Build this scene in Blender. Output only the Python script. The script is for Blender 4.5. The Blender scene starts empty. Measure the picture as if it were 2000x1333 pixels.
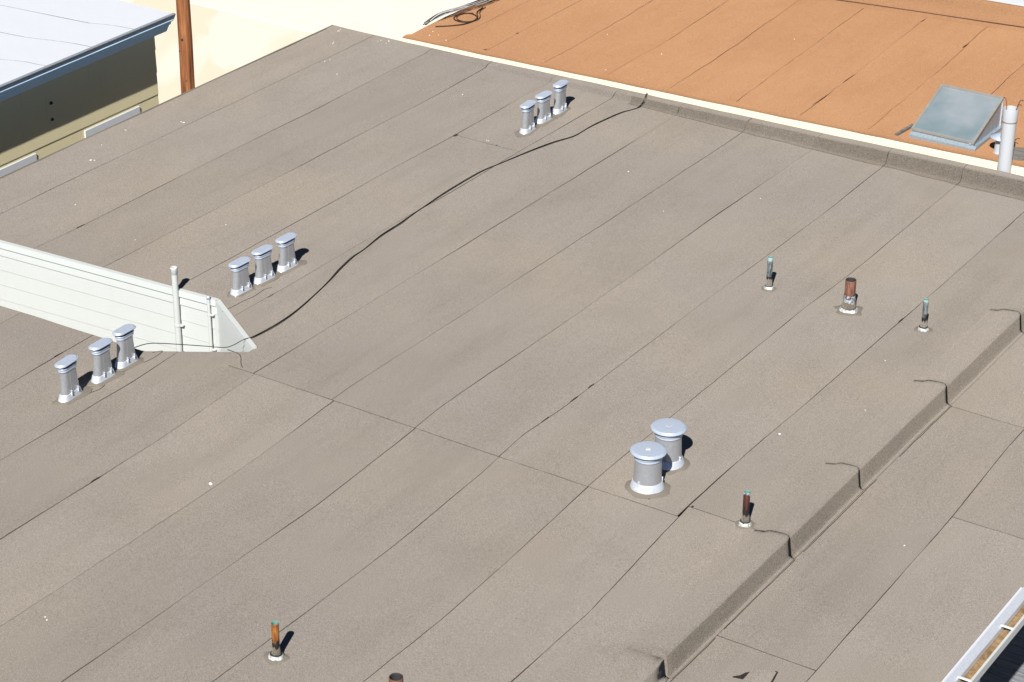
import bpy, math, random
import numpy as np
from mathutils import Vector, Matrix, noise as mnoise

R = math.radians
random.seed(7)
scene = bpy.context.scene
col = scene.collection

# ------------------------------------------------------------------ camera
CAM_H = 10.5
pitch, roll, yaw = R(27.2626), R(0.51623), R(32.9967)
cp, sp, cr, sr = math.cos(pitch), math.sin(pitch), math.cos(roll), math.sin(roll)
c_, s_ = math.cos(yaw), math.sin(yaw)
turn = Matrix(((c_, -s_, 0), (s_, c_, 0), (0, 0, 1)))
fw = turn @ Vector((0, cp, -sp))
rt0, up0 = Vector((1, 0, 0)), Vector((0, sp, cp))
rt = turn @ (rt0 * cr + up0 * sr)
up = turn @ (up0 * cr - rt0 * sr)
cam_data = bpy.data.cameras.new('camera')
cam_data.lens = 81.74
cam_data.sensor_width = 36
cam_data.clip_start = 0.5
cam_data.clip_end = 1500
cam = bpy.data.objects.new('camera', cam_data)
cam.matrix_world = Matrix(((rt.x, up.x, -fw.x, 0), (rt.y, up.y, -fw.y, 0), (rt.z, up.z, -fw.z, CAM_H), (0, 0, 0, 1)))
col.objects.link(cam)
scene.camera = cam

# ------------------------------------------------------------------ sky, sun, exposure
SUN_EL, SUN_AZ = R(43), R(160.7)          # azimuth clockwise from +Y
world = bpy.data.worlds.new('World')
scene.world = world
world.use_nodes = True
wn = world.node_tree.nodes
wl = world.node_tree.links
sky = wn.new('ShaderNodeTexSky')
sky.sky_type = 'NISHITA'
sky.sun_disc = False
sky.sun_elevation = SUN_EL
sky.sun_rotation = SUN_AZ
sky.altitude = 2500
sky.air_density = 0.6
sky.dust_density = 0.0
sky.ozone_density = 2.5
wn['Background'].inputs['Strength'].default_value = 0.05
wl.new(sky.outputs[0], wn['Background'].inputs['Color'])
sun_data = bpy.data.lights.new('sun', 'SUN')
sun_data.energy = 5.0
sun_data.angle = R(0.53)
sun_data.color = (1.0, 0.965, 0.91)
sun = bpy.data.objects.new('sun', sun_data)
to_sun = Vector((math.sin(SUN_AZ) * math.cos(SUN_EL), math.cos(SUN_AZ) * math.cos(SUN_EL), math.sin(SUN_EL)))
sun.rotation_euler = (-to_sun).to_track_quat('-Z', 'Y').to_euler()
sun.location = (0, 0, 60)
col.objects.link(sun)
scene.view_settings.view_transform = 'Standard'
scene.view_settings.look = 'None'
scene.view_settings.exposure = 0.5
scene.view_settings.gamma = 1.0
scene.view_settings.use_curve_mapping = False

# ------------------------------------------------------------------ helpers
def thing(name, label, cat, loc=(0, 0, 0), group=None, rz=0.0):
    o = bpy.data.objects.new(name, None)
    o.empty_display_size = 0.1
    o.location = loc
    o.rotation_euler = (0, 0, rz)
    o['label'] = label
    o['category'] = cat
    if group:
        o['group'] = group
    col.objects.link(o)
    return o

def tag(o, label=None, cat=None, group=None, kind=None):
    if label: o['label'] = label
    if cat: o['category'] = cat
    if group: o['group'] = group
    if kind: o['kind'] = kind
    return o

def obj(name, geo, mat, parent=None, smooth=False, world_coords=False):
    v, f = geo
    me = bpy.data.meshes.new(name)
    me.from_pydata([tuple(p) for p in v], [], f)
    me.update()
    if smooth:
        for p in me.polygons: p.use_smooth = True
    if mat: me.materials.append(mat)
    o = bpy.data.objects.new(name, me)
    if parent:
        o.parent = parent
        if world_coords:
            o.location = -Vector(parent.location)
    col.objects.link(o)
    return o

def merge(*geos):
    v, f = [], []
    for a, b in geos:
        n = len(v); v += list(a); f += [[i + n for i in q] for q in b]
    return v, f

def box(x0, x1, y0, y1, z0, z1):
    v = [(x0, y0, z0), (x1, y0, z0), (x1, y1, z0), (x0, y1, z0), (x0, y0, z1), (x1, y0, z1), (x1, y1, z1), (x0, y1, z1)]
    return v, [[0, 3, 2, 1], [4, 5, 6, 7], [0, 1, 5, 4], [1, 2, 6, 5], [2, 3, 7, 6], [3, 0, 4, 7]]

def bevel_box(x0, x1, y0, y1, z0, z1, b=0.004):
    v, f = [], []
    for z, i in ((z0, b), (z0 + b, 0), (z1 - b, 0), (z1, b)):
        v += [(x0 + i, y0 + i, z), (x1 - i, y0 + i, z), (x1 - i, y1 - i, z), (x0 + i, y1 - i, z)]
    f.append([3, 2, 1, 0])
    for k in range(3):
        for i in range(4):
            j = (i + 1) % 4
            f.append([k*4 + i, k*4 + j, k*4 + 4 + j, k*4 + 4 + i])
    f.append([12, 13, 14, 15])
    return v, f

def oriented_box(p, q, w, h, z0):
    """a plank from p to q (xy), width w, from z0 up by h"""
    p, q = Vector(p), Vector(q); d = (q - p).normalized(); n = Vector((-d.y, d.x)) * w / 2
    c = [p - n, q - n, q + n, p + n]
    v = [(a.x, a.y, z0) for a in c] + [(a.x, a.y, z0 + h) for a in c]
    return v, box(0, 1, 0, 1, 0, 1)[1]

def loft(rings, bottom=True, top=True):
    n = len(rings[0]); v = [p for r in rings for p in r]; f = []
    for k in range(len(rings) - 1):
        for i in range(n):
            j = (i + 1) % n
            f.append([k*n + i, k*n + j, (k + 1)*n + j, (k + 1)*n + i])
    if bottom: f.append(list(range(n))[::-1])
    if top: f.append([(len(rings) - 1)*n + i for i in range(n)])
    return v, f

def circ(r, z, n=32, cx=0, cy=0, wob=0, seed=0):
    out = []
    for i in range(n):
        a = 2*math.pi*i/n
        rr = r*(1 + wob*mnoise.noise((math.cos(a)*1.7 + seed, math.sin(a)*1.7, seed*3.1)))
        out.append((cx + rr*math.cos(a), cy + rr*math.sin(a), z))
    return out

def stad(a, r, z, n=12, wob=0, seed=0):
    out = []
    for i in range(n + 1):
        t = math.pi*i/n
        out.append((r*math.cos(t), a + r*math.sin(t), z))
    for i in range(n + 1):
        t = math.pi + math.pi*i/n
        out.append((r*math.cos(t), -a + r*math.sin(t), z))
    if wob:
        out = [(x*(1 + wob*mnoise.noise((x*9 + seed, y*9, 1.3*seed))), y*(1 + wob*mnoise.noise((x*9, y*9 + seed, 2.1*seed))), z + 0.012*wob*mnoise.noise((x*30, y*30, seed))) for x, y, z in out]
    return out

def tube(pts, r, n=8, close_ends=True):
    pts = [Vector(p) for p in pts]; v, f = [], []
    up_ = Vector((0, 0, 1))
    for k, p in enumerate(pts):
        d = (pts[min(k + 1, len(pts) - 1)] - pts[max(k - 1, 0)]).normalized()
        if abs(d.z) > 0.95: a = Vector((1, 0, 0))
        else: a = d.cross(up_).normalized()
        b = d.cross(a).normalized()
        rr = r[k] if isinstance(r, (list, tuple)) else r
        for i in range(n):
            t = 2*math.pi*i/n
            v.append(p + a*rr*math.cos(t) + b*rr*math.sin(t))
    for k in range(len(pts) - 1):
        for i in range(n):
            j = (i + 1) % n
            f.append([k*n + i, k*n + j, (k + 1)*n + j, (k + 1)*n + i])
    if close_ends:
        f.append(list(range(n))[::-1]); f.append([(len(pts) - 1)*n + i for i in range(n)])
    return v, f

def smooth_path(pts, sub=6):
    P = [Vector(p) for p in pts]; out = []
    for i in range(len(P) - 1):
        p0, p1, p2, p3 = P[max(i - 1, 0)], P[i], P[i + 1], P[min(i + 2, len(P) - 1)]
        for k in range(sub):
            t = k/sub
            out.append(0.5*((2*p1) + (p2 - p0)*t + (2*p0 - 5*p1 + 4*p2 - p3)*t*t + (3*p1 - p0 - 3*p2 + p3)*t**3))
    out.append(P[-1])
    return out

# ------------------------------------------------------------------ materials
class NT:
    def __init__(s, name):
        s.m = bpy.data.materials.new(name); s.m.use_nodes = True
        s.t = s.m.node_tree; s.b = s.t.nodes['Principled BSDF']; s.n = s.t.nodes; s.l = s.t.links
        tc = s.n.new('ShaderNodeTexCoord'); oi = s.n.new('ShaderNodeObjectInfo')
        s.co = tc.outputs['Object']; s.rand = oi.outputs['Random']
    def shifted(s):
        m = s.n.new('ShaderNodeVectorMath'); m.operation = 'ADD'
        k = s.n.new('ShaderNodeMath'); k.operation = 'MULTIPLY'; k.inputs[1].default_value = 37.0
        s.l.new(s.rand, k.inputs[0]); s.l.new(s.co, m.inputs[0]); s.l.new(k.outputs[0], m.inputs[1])
        s.co = m.outputs[0]; return s
    def scale(s, v):
        m = s.n.new('ShaderNodeMapping'); m.inputs['Scale'].default_value = v
        s.l.new(s.co, m.inputs['Vector']); return m.outputs[0]
    def noise(s, sc, detail=2, rough=0.5, vec=None, dist=0.0):
        n = s.n.new('ShaderNodeTexNoise'); n.inputs['Scale'].default_value = sc
        n.inputs['Detail'].default_value = detail; n.inputs['Roughness'].default_value = rough
        n.inputs['Distortion'].default_value = dist
        s.l.new(vec or s.co, n.inputs['Vector']); return n.outputs['Fac']
    def ramp(s, fac, stops):
        r = s.n.new('ShaderNodeValToRGB'); e = r.color_ramp.elements
        while len(e) < len(stops): e.new(0.5)
        for q, (p, c) in zip(e, stops):
            q.position = p; q.color = (c, c, c, 1) if isinstance(c, (int, float)) else (*c, 1)
        s.l.new(fac, r.inputs[0]); return r.outputs[0]
    def mix(s, fac, a, b, mode='MIX'):
        m = s.n.new('ShaderNodeMix'); m.data_type = 'RGBA'; m.blend_type = mode
        for i, x in ((0, fac), (6, a), (7, b)):
            if isinstance(x, (int, float)):
                m.inputs[i].default_value = x if i == 0 else (x, x, x, 1)
            elif isinstance(x, tuple): m.inputs[i].default_value = (*x, 1)
            else: s.l.new(x, m.inputs[i])
        return m.outputs[2]
    def math(s, op, a, b=0.0):
        m = s.n.new('ShaderNodeMath'); m.operation = op
        for i, x in ((0, a), (1, b)):
            if isinstance(x, (int, float)): m.inputs[i].default_value = x
            else: s.l.new(x, m.inputs[i])
        return m.outputs[0]
    def axis(s, i):
        x = s.n.new('ShaderNodeSeparateXYZ'); s.l.new(s.co, x.inputs[0]); return x.outputs[i]
    def bump(s, h, strength=0.3, dist=0.003):
        b = s.n.new('ShaderNodeBump'); b.inputs['Strength'].default_value = strength; b.inputs['Distance'].default_value = dist
        s.l.new(h, b.inputs['Height']); s.l.new(b.outputs[0], s.b.inputs['Normal'])
    def set(s, color=None, rough=0.8, metal=0.0, spec=None):
        if color is not None:
            if isinstance(color, tuple): s.b.inputs['Base Color'].default_value = (*color, 1)
            else: s.l.new(color, s.b.inputs['Base Color'])
        if isinstance(rough, (int, float)): s.b.inputs['Roughness'].default_value = rough
        else: s.l.new(rough, s.b.inputs['Roughness'])
        s.b.inputs['Metallic'].default_value = metal
        if spec is not None: s.b.inputs['Specular IOR Level'].default_value = spec
        return s.m

def granule(name, mauve, tan, dark, contrast=0.22, streak=0.10):
    t = NT(name)
    big = t.noise(0.35, 3, 0.55)
    basec = t.mix(t.ramp(big, [(0.35, 0), (0.65, 1)]), mauve, tan)
    smudge = t.noise(1.0, 5, 0.6, t.scale((1.6, 0.75, 1)))
    basec = t.mix(t.ramp(smudge, [(0.45, 0.0), (0.75, 0.30)]), basec, dark)
    wear = t.noise(1.0, 3, 0.6, t.scale((5.5, 0.16, 1)))
    basec = t.mix(t.ramp(wear, [(0.50, 0.0), (0.72, streak*1.6)]), basec, dark)
    grain = t.noise(125, 2, 0.8)
    g2 = t.ramp(grain, [(0.30, 1 - contrast*1.6), (0.5, 1.0), (0.70, 1 + contrast*1.2)])
    basec = t.mix(1.0, basec, g2, 'MULTIPLY')
    speck = t.noise(210, 0, 0.5)
    basec = t.mix(t.ramp(speck, [(0.66, 0.0), (0.76, 0.35)]), basec, (0.55, 0.50, 0.44))
    pr = t.math('ADD', t.math('MULTIPLY', t.rand, 0.09), 0.955)
    basec = t.mix(1.0, basec, pr, 'MULTIPLY')
    t.bump(t.noise(130, 3, 0.7), 0.5, 0.004)
    m = t.set(basec, 0.95, spec=0.15)
    t.b.inputs['Diffuse Roughness'].default_value = 0.9
    return m

M = {}
M['grey_granule'] = granule('grey mineral roofing felt', (0.184, 0.165, 0.148), (0.203, 0.179, 0.151), (0.128, 0.108, 0.090), 0.27)
M['brown_granule_curb_shade'] = granule('brown mineral flashing felt and curb shade', (0.138, 0.120, 0.101), (0.155, 0.134, 0.110), (0.100, 0.084, 0.068), 0.42)
M['orange_granule'] = granule('terracotta mineral roofing felt', (0.282, 0.146, 0.071), (0.304, 0.161, 0.080), (0.220, 0.102, 0.046), 0.28, 0.06)

t = NT('bitumen'); M['bitumen'] = t.set(t.mix(t.noise(40, 3), (0.010, 0.009, 0.008), (0.030, 0.024, 0.018)), 0.75)
t = NT('rust bitumen'); M['red_bitumen'] = t.set(t.mix(t.noise(30, 3), (0.035, 0.015, 0.008), (0.10, 0.040, 0.018)), 0.8)

def galvanised(name, lo, hi, rough, metal, stain=0.3):
    t = NT(name).shifted()
    sp_ = t.noise(60, 4, 0.65); run = t.noise(1.0, 4, 0.6, t.scale((38, 38, 3)))
    c = t.mix(t.ramp(sp_, [(0.3, 0), (0.7, 1)]), lo, hi)
    c = t.mix(t.ramp(run, [(0.52, 0), (0.75, stain)]), c, tuple(0.55*x for x in lo))
    t.bump(t.noise(25, 2), 0.12, 0.004)
    return t.set(c, t.ramp(sp_, [(0.2, rough - 0.06), (0.8, rough + 0.1)]), metal)
M['galv'] = galvanised('galvanised steel', (0.46, 0.475, 0.50), (0.55, 0.565, 0.59), 0.34, 0.55, 0.2)
M['galv_cap'] = galvanised('galvanised steel cap', (0.50, 0.57, 0.68), (0.57, 0.64, 0.75), 0.40, 0.35, 0.12)
M['galv_new'] = galvanised('bright galvanised flashing', (0.58, 0.62, 0.68), (0.70, 0.73, 0.78), 0.34, 0.35, 0.2)
M['galv_dull'] = galvanised('dull zinc sheet', (0.30, 0.34, 0.38), (0.48, 0.53, 0.57), 0.5, 0.5, 0.4)
M['zinc_light'] = galvanised('light zinc sheet', (0.30, 0.37, 0.42), (0.44, 0.51, 0.56), 0.45, 0.45, 0.35)
t = NT('throat'); M['throat'] = t.set((0.03, 0.03, 0.032), 0.8)
t = NT('sealant').shifted()
M['sealant'] = t.set(t.mix(t.noise(45, 4, 0.7), (0.160, 0.140, 0.110), (0.198, 0.176, 0.142)), 0.95)
t.bump(t.noise(90, 3), 0.6, 0.006)
t = NT('lead').shifted()
M['lead'] = t.set(t.mix(t.ramp(t.noise(38, 4, 0.7), [(0.38, 0), (0.58, 1)]), (0.24, 0.25, 0.23), (0.70, 0.72, 0.70)), 0.5, 0.15)
t.bump(t.noise(35, 3), 0.6, 0.01)

def white_paint(name, c, dirty=0.25, rough=0.55):
    t = NT(name)
    a = t.noise(3.0, 5, 0.65); b = t.noise(1, 4, 0.6, t.scale((6, 6, 0.7)))
    k = t.mix(t.ramp(a, [(0.45, 0), (0.75, dirty)]), c, tuple(x*0.78 for x in c))
    k = t.mix(t.ramp(b, [(0.55, 0), (0.8, dirty)]), k, (c[0]*0.80, c[1]*0.76, c[2]*0.66))
    t.bump(t.noise(60, 3), 0.15, 0.003)
    return t.set(k, rough)
M['well_white'] = white_paint('pale grey white house paint', (0.530, 0.555, 0.540), 0.10)
M['roof_white'] = white_paint('white roof coating', (0.585, 0.610, 0.655), 0.10, 0.7)
M['trim_white'] = white_paint('white trim paint', (0.60, 0.63, 0.68), 0.2)
M['pipe_white'] = white_paint('white pvc', (0.50, 0.52, 0.54), 0.1, 0.4)
M['cornice'] = white_paint('bluish white cornice paint', (0.54, 0.76, 0.97), 0.2)
M['cream_strip'] = white_paint('cream wall paint', (0.86, 0.78, 0.60), 0.04)
M['khaki'] = white_paint('khaki siding paint', (0.72, 0.65, 0.42), 0.12)
M['gutter_white'] = white_paint('white gutter enamel', (0.62, 0.63, 0.60), 0.2, 0.35)
M['grey_stucco'] = white_paint('grey stucco', (0.42, 0.41, 0.38), 0.4, 0.9)

t = NT('cream stucco lower')
a = t.noise(0.38, 3, 0.5, None, 0.8); b = t.noise(1, 4, 0.6, t.scale((0.25, 1, 9)))
k = t.mix(t.ramp(a, [(0.55, 0), (0.60, 1)]), (0.63, 0.555, 0.44), (0.68, 0.62, 0.54))
k = t.mix(t.ramp(b, [(0.58, 0), (0.68, 0.35)]), k, (0.70, 0.54, 0.33))
t.bump(t.noise(12, 5, 0.7), 0.25, 0.01)
M['cream_low'] = t.set(k, 0.9)
t = NT('cream stucco upper')
a = t.noise(0.8, 4, 0.6, None, 0.8); b = t.noise(1, 4, 0.6, t.scale((0.3, 1, 8)))
k = t.mix(t.ramp(a, [(0.5, 0), (0.7, 1)]), (0.70, 0.65, 0.57), (0.72, 0.68, 0.61))
k = t.mix(t.ramp(b, [(0.60, 0), (0.70, 0.25)]), k, (0.72, 0.58, 0.40))
t.bump(t.noise(12, 5, 0.7), 0.2, 0.01)
M['cream_high'] = t.set(k, 0.9)

t = NT('weathered pole wood')
g = t.noise(1, 5, 0.65, t.scale((22, 22, 1.1)), 0.6)
k = t.ramp(g, [(0.30, (0.055, 0.022, 0.010)), (0.48, (0.23, 0.080, 0.028)), (0.68, (0.42, 0.185, 0.070))])
t.bump(g, 0.5, 0.01)
M['pole'] = t.set(k, 0.85)
t = NT('grey weathered wood')
g = t.noise(1, 5, 0.6, t.scale((2, 30, 20)))
M['grey_wood'] = t.set(t.ramp(g, [(0.3, (0.07, 0.062, 0.055)), (0.7, (0.24, 0.22, 0.20))]), 0.9)
t = NT('deck plank').shifted()
g = t.noise(1, 5, 0.6, t.scale((2.5, 28, 10)))
M['deck'] = t.set(t.ramp(g, [(0.3, (0.13, 0.135, 0.15)), (0.7, (0.26, 0.265, 0.285))]), 0.7)
t = NT('black cable'); M['cable'] = t.set((0.010, 0.009, 0.009), 0.5)
t = NT('brown cable'); M['cable_brown'] = t.set((0.030, 0.016, 0.010), 0.6)
t = NT('grey cable'); M['cable_grey'] = t.set((0.45, 0.45, 0.46), 0.5)
t = NT('rusty wire'); M['rust'] = t.set(t.mix(t.noise(50, 3), (0.10, 0.035, 0.022), (0.26, 0.10, 0.06)), 0.8)
t = NT('leaf litter'); M['litter'] = t.set(t.mix(t.ramp(t.noise(14, 5, 0.7), [(0.35, 0), (0.65, 1)]), (0.16, 0.095, 0.04), (0.34, 0.23, 0.12)), 0.95)
t.bump(t.noise(50, 3), 0.8, 0.02)
t = NT('dropping'); M['dropping'] = t.set((0.80, 0.80, 0.78), 0.8)
t = NT('ground'); M['ground'] = t.set(t.mix(t.noise(0.6, 5), (0.09, 0.085, 0.075), (0.16, 0.15, 0.13)), 0.95)

def stack_pipe(name, upper, upper2, rim):
    """oxidised vent pipe: local z runs up the pipe"""
    t = NT(name).shifted()
    z = None
    tc = t.n.new('ShaderNodeTexCoord'); x = t.n.new('ShaderNodeSeparateXYZ'); t.l.new(tc.outputs['Object'], x.inputs[0]); z = x.outputs[2]
    st = t.noise(1, 4, 0.65, t.scale((60, 60, 9)))
    k = t.mix(t.ramp(st, [(0.38, 0), (0.62, 1)]), upper, upper2)
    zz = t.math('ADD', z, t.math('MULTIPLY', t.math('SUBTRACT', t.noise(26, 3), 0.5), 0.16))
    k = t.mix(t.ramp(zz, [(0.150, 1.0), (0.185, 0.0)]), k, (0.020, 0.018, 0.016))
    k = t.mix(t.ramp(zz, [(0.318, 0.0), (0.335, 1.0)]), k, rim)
    t.bump(st, 0.3, 0.004)
    return t.set(k, 0.6, 0.1)
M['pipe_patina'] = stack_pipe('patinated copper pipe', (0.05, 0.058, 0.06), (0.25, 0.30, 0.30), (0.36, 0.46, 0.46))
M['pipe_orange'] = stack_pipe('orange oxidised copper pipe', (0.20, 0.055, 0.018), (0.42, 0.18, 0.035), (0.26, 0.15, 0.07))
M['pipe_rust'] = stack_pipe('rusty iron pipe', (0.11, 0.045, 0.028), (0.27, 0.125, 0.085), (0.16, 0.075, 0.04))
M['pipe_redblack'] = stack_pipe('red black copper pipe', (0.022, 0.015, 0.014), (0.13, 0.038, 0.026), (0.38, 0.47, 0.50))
t = NT('verdigris'); M['verdigris'] = t.set(t.mix(t.noise(60, 3), (0.05, 0.20, 0.165), (0.16, 0.33, 0.29)), 0.7)
t = NT('torn lead').shifted(); M['torn_lead'] = t.set(t.ramp(t.noise(34, 4, 0.7), [(0.40, (0.02, 0.018, 0.018)), (0.50, (0.30, 0.32, 0.35)), (0.62, (0.68, 0.70, 0.72))]), 0.5, 0.2)
t.bump(t.noise(40, 3), 0.8, 0.01)

t = NT('frosted skylight pane')
t.set((0.20, 0.31, 0.36), 0.32, 0.0)
t.b.inputs['Coat Weight'].default_value = 0.6
t.b.inputs['Coat Roughness'].default_value = 0.12
t.l.new(t.mix(t.ramp(t.noise(2.3, 3, 0.5), [(0.35, 0), (0.7, 1)]), (0.15, 0.205, 0.225), (0.25, 0.28, 0.305)), t.b.inputs['Base Color'])
M['pane'] = t.m
t = NT('skylight frame'); M['sk_frame'] = t.set(t.mix(t.noise(9, 4), (0.26, 0.25, 0.22), (0.42, 0.42, 0.40)), 0.55, 0.4)
t = NT('dark box'); M['dark_box'] = t.set((0.05, 0.055, 0.06), 0.8)

# ------------------------------------------------------------------ ground
g = obj('ground', box(-400, 400, -300, 500, -7.5, -7.0), M['ground']); tag(g, kind='structure')

# ------------------------------------------------------------------ the grey-roofed house
house = thing('flat_roofed_house', 'house under the large grey mineral felt roof filling the photo', 'house', (-12.6, 15.0, -7.0))
K = 1.05
def line(d): return sorted((y*K, x*K) for x, y in d)
UP = {
 0: line([(-17.245, 13.0), (-17.245, 24.0)]),
 1: line([(-16.58, 15.68), (-16.597, 16.88), (-16.587, 17.88), (-16.588, 19.56), (-16.598, 20.75), (-16.595, 22.39)]),
 2: line([(-15.697, 15.22), (-15.674, 15.91), (-15.682, 17.31), (-15.675, 19.75), (-15.697, 21.43), (-15.693, 22.34)]),
 3: line([(-14.815, 15.23), (-14.812, 16.68), (-14.785, 18.59), (-14.789, 19.07), (-14.778, 21.13), (-14.81, 22.36)]),
 4: line([(-13.945, 15.27), (-13.913, 15.62), (-13.899, 17.45), (-13.907, 19.02), (-13.888, 20.15), (-13.91, 21.6), (-13.90, 22.0), (-13.87, 22.4)]),
 5: line([(-13.057, 15.13), (-13.045, 15.69), (-13.03, 16.05), (-13.029, 18.07), (-13.015, 18.76), (-13.028, 20.2), (-13.009, 22.11), (-12.97, 22.4)]),
 6: line([(-12.163, 14.44), (-12.148, 16.07), (-12.131, 18.66), (-12.12, 20.74), (-12.122, 21.87)]),
 7: line([(-11.265, 14.42), (-11.279, 14.79), (-11.253, 16.68), (-11.248, 17.31), (-11.228, 21.35), (-11.241, 22.14)]),
 8: line([(-10.357, 14.41), (-10.388, 14.84), (-10.36, 16.85), (-10.364, 19.91), (-10.349, 21.95)]),
 9: line([(-9.477, 14.4), (-9.508, 14.84), (-9.482, 15.45), (-9.473, 17.89), (-9.454, 20.46), (-9.485, 22.22)]),
 10: line([(-8.584, 14.37), (-8.603, 15.91), (-8.598, 18.48), (-8.573, 19.33), (-8.598, 22.17)]),
 11: line([(-7.722, 14.57), (-7.739, 15.56), (-7.72, 16.99), (-7.709, 19.35), (-7.713, 21.74)]),
}
LO = {
 0: line([(-17.245, 8.0), (-17.245, 14.4)]), 1: line([(-16.55, 8.0), (-16.55, 14.4)]), 2: line([(-15.66, 8.0), (-15.66, 14.4)]),
 3: line([(-14.777, 14.13), (-14.774, 13.84), (-14.77, 8.0)]),
 4: line([(-13.89, 14.15), (-13.883, 13.68), (-13.852, 12.89), (-13.84, 8.0)]),
 5: line([(-13.019, 14.37), (-12.969, 13.66), (-12.949, 11.97), (-12.94, 8.0)]),
 6: line([(-12.142, 14.4), (-12.07, 12.96), (-12.062, 12.18), (-12.063, 11.06), (-12.06, 8.0)]),
 7: line([(-11.241, 14.41), (-11.18, 13.22), (-11.160, 12.19), (-11.185, 10.16), (-11.19, 8.0)]),
 8: line([(-10.351, 14.39), (-10.276, 12.78), (-10.306, 9.89), (-10.31, 8.0)]),
 9: line([(-9.47, 14.39), (-9.441, 14.01), (-9.38, 12.7), (-9.386, 11.5), (-9.40, 10.5), (-9.41, 8.0)]),
 10: line([(-8.578, 14.36), (-8.551, 13.97), (-8.474, 12.29), (-8.485, 11.12), (-8.49, 8.0)]),
 11: line([(-7.720, 14.57), (-7.705, 14.39), (-7.594, 12.83), (-7.59, 11.77), (-7.59, 8.0)]),
}
def at(poly, y):
    return float(np.interp(y, [p[0] for p in poly], [p[1] for p in poly]))

def sstep(a, b, x):
    t_ = min(1, max(0, (x - a)/(b - a))); return t_*t_*(3 - 2*t_)
CURB_X = [-7.45, -7.36, -7.31, -7.17, -7.142, -7.126, -7.119, -7.098, -7.088, -7.078, -7.06]
CURB_Z = [0.0, 0.020, 0.046, 0.058, 0.054, 0.040, 0.022, -0.128, -0.146, -0.152, -0.154]
def curb_pt(x, y, dx=0.0, dz=0.0, k=1.0):
    w = 0.012*mnoise.noise((y*0.6, 11, 2)) + 0.004*mnoise.noise((y*3, x*5, 1))
    return (x + dx + w, y, (lambda q: q*k if q > 0 else q)(float(np.interp(x, CURB_X, CURB_Z))) + dz + 0.011 + 0.004*mnoise.noise((x*8, y*2.2, 5)) + (zf(-7.46, y) if k < 1 else zf(-7.6, max(y, 13.3))*0.8)*(1 if k == 1 else float(np.interp(x, [-7.2, -7.08], [1, 0]))))
def zf(x, y):
    z = 0.010*mnoise.noise((x*0.55, y*0.45, 3.0)) + 0.004*mnoise.noise((x*1.9, y*1.4, 9.0))
    z += 0.165*min(1, max(0.02, (x + 17.0)/8.4))*sstep(23.24, 23.33, y)
    if y < 13.25: z -= 0.085*sstep(13.25, 13.12, y)*0 + 0.085*(1 - sstep(13.05, 13.25, y))*sstep(-7.8, -7.5, x)*(1 - sstep(-7.2, -7.1, x))
    if x > -7.45:
        z += float(np.interp(x, [-7.30, -7.17], [0, -0.16]))
    return z

def edge_noise(y, seed):
    return 0.0045*mnoise.noise((y*3.1, seed*7.7, 0.5)) + 0.003*mnoise.noise((y*9.0, seed*3.3, 4.5))
def gap(y, seed, wide=1.0):
    g_ = 0.0042 + 0.0048*mnoise.noise((y*0.55, seed*5.1, 8.0)) + 0.002*mnoise.noise((y*2.3, seed*2.9, 2.0))
    return max(0.0020, g_)*wide

def rows(y0, y1, step=0.16):
    n = max(2, int((y1 - y0)/step)); r = [y0 + (y1 - y0)*i/n for i in range(n + 1)]
    r += [q for q in (23.22, 23.25, 23.27, 23.29, 23.31, 23.335, 23.36) if y0 < q < y1]
    return sorted(set(round(v, 4) for v in r))

def sheet_geo(left, right, ylo, yhi, sl, sr, zoff=0.004, gapped=True, ncol=6, ucols=None, wide=1.0, zfun=None, skirt=True):
    """felt sheet between two seam polylines; ylo / yhi are callables of x giving its ends"""
    zfun = zfun or zf
    us = ucols or [i/ncol for i in range(ncol + 1)]
    ymid = 0.5*(ylo(at(left, 16)) + yhi(at(right, 16)))
    x_of = lambda u, y: (at(left, y) + edge_noise(y, sl) + (gap(y, sl, wide) if gapped else 0))*(1 - u) + (at(right, y) + edge_noise(y, sr) - (gap(y, sr, wide) if gapped else 0))*u
    cols = []
    span = None
    for u in us:
        xa = at(left, ymid)*(1 - u) + at(right, ymid)*u
        a, b = ylo(xa), yhi(xa)
        for _ in range(4):
            a = ylo(at(left, a)*(1 - u) + at(right, a)*u); b = yhi(at(left, b)*(1 - u) + at(right, b)*u)
        if gapped: e_ = 0.8*edge_noise(xa*2, 55); a += 0.0065*wide + e_; b += -0.0065*wide + e_
        cols.append((u, a, b))
    amin = min(c[1] for c in cols); bmax = max(c[2] for c in cols)
    base = rows(amin, bmax); ts = [(r - amin)/(bmax - amin) for r in base]
    v, f = [], []
    n = len(ts)
    for u, a, b in cols:
        for tt in ts:
            y = a + (b - a)*tt; x = x_of(u, y)
            v.append((x, y, zfun(x, y) + zoff))
    for i in range(len(cols) - 1):
        for j in range(n - 1):
            f.append([i*n + j, (i + 1)*n + j, (i + 1)*n + j + 1, i*n + j + 1])
    if skirt:
        loop = [j for j in range(n)] + [i*n + n - 1 for i in range(1, len(cols))] + [(len(cols) - 1)*n + j for j in range(n - 2, -1, -1)] + [i*n for i in range(len(cols) - 2, 0, -1)]
        b0 = len(v)
        for i in loop: x, y, z = v[i]; v.append((x, y, z - 0.007))
        m = len(loop)
        for i in range(m):
            j = (i + 1) % m
            f.append([loop[i], loop[j], b0 + j, b0 + i])
    return v, f

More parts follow.
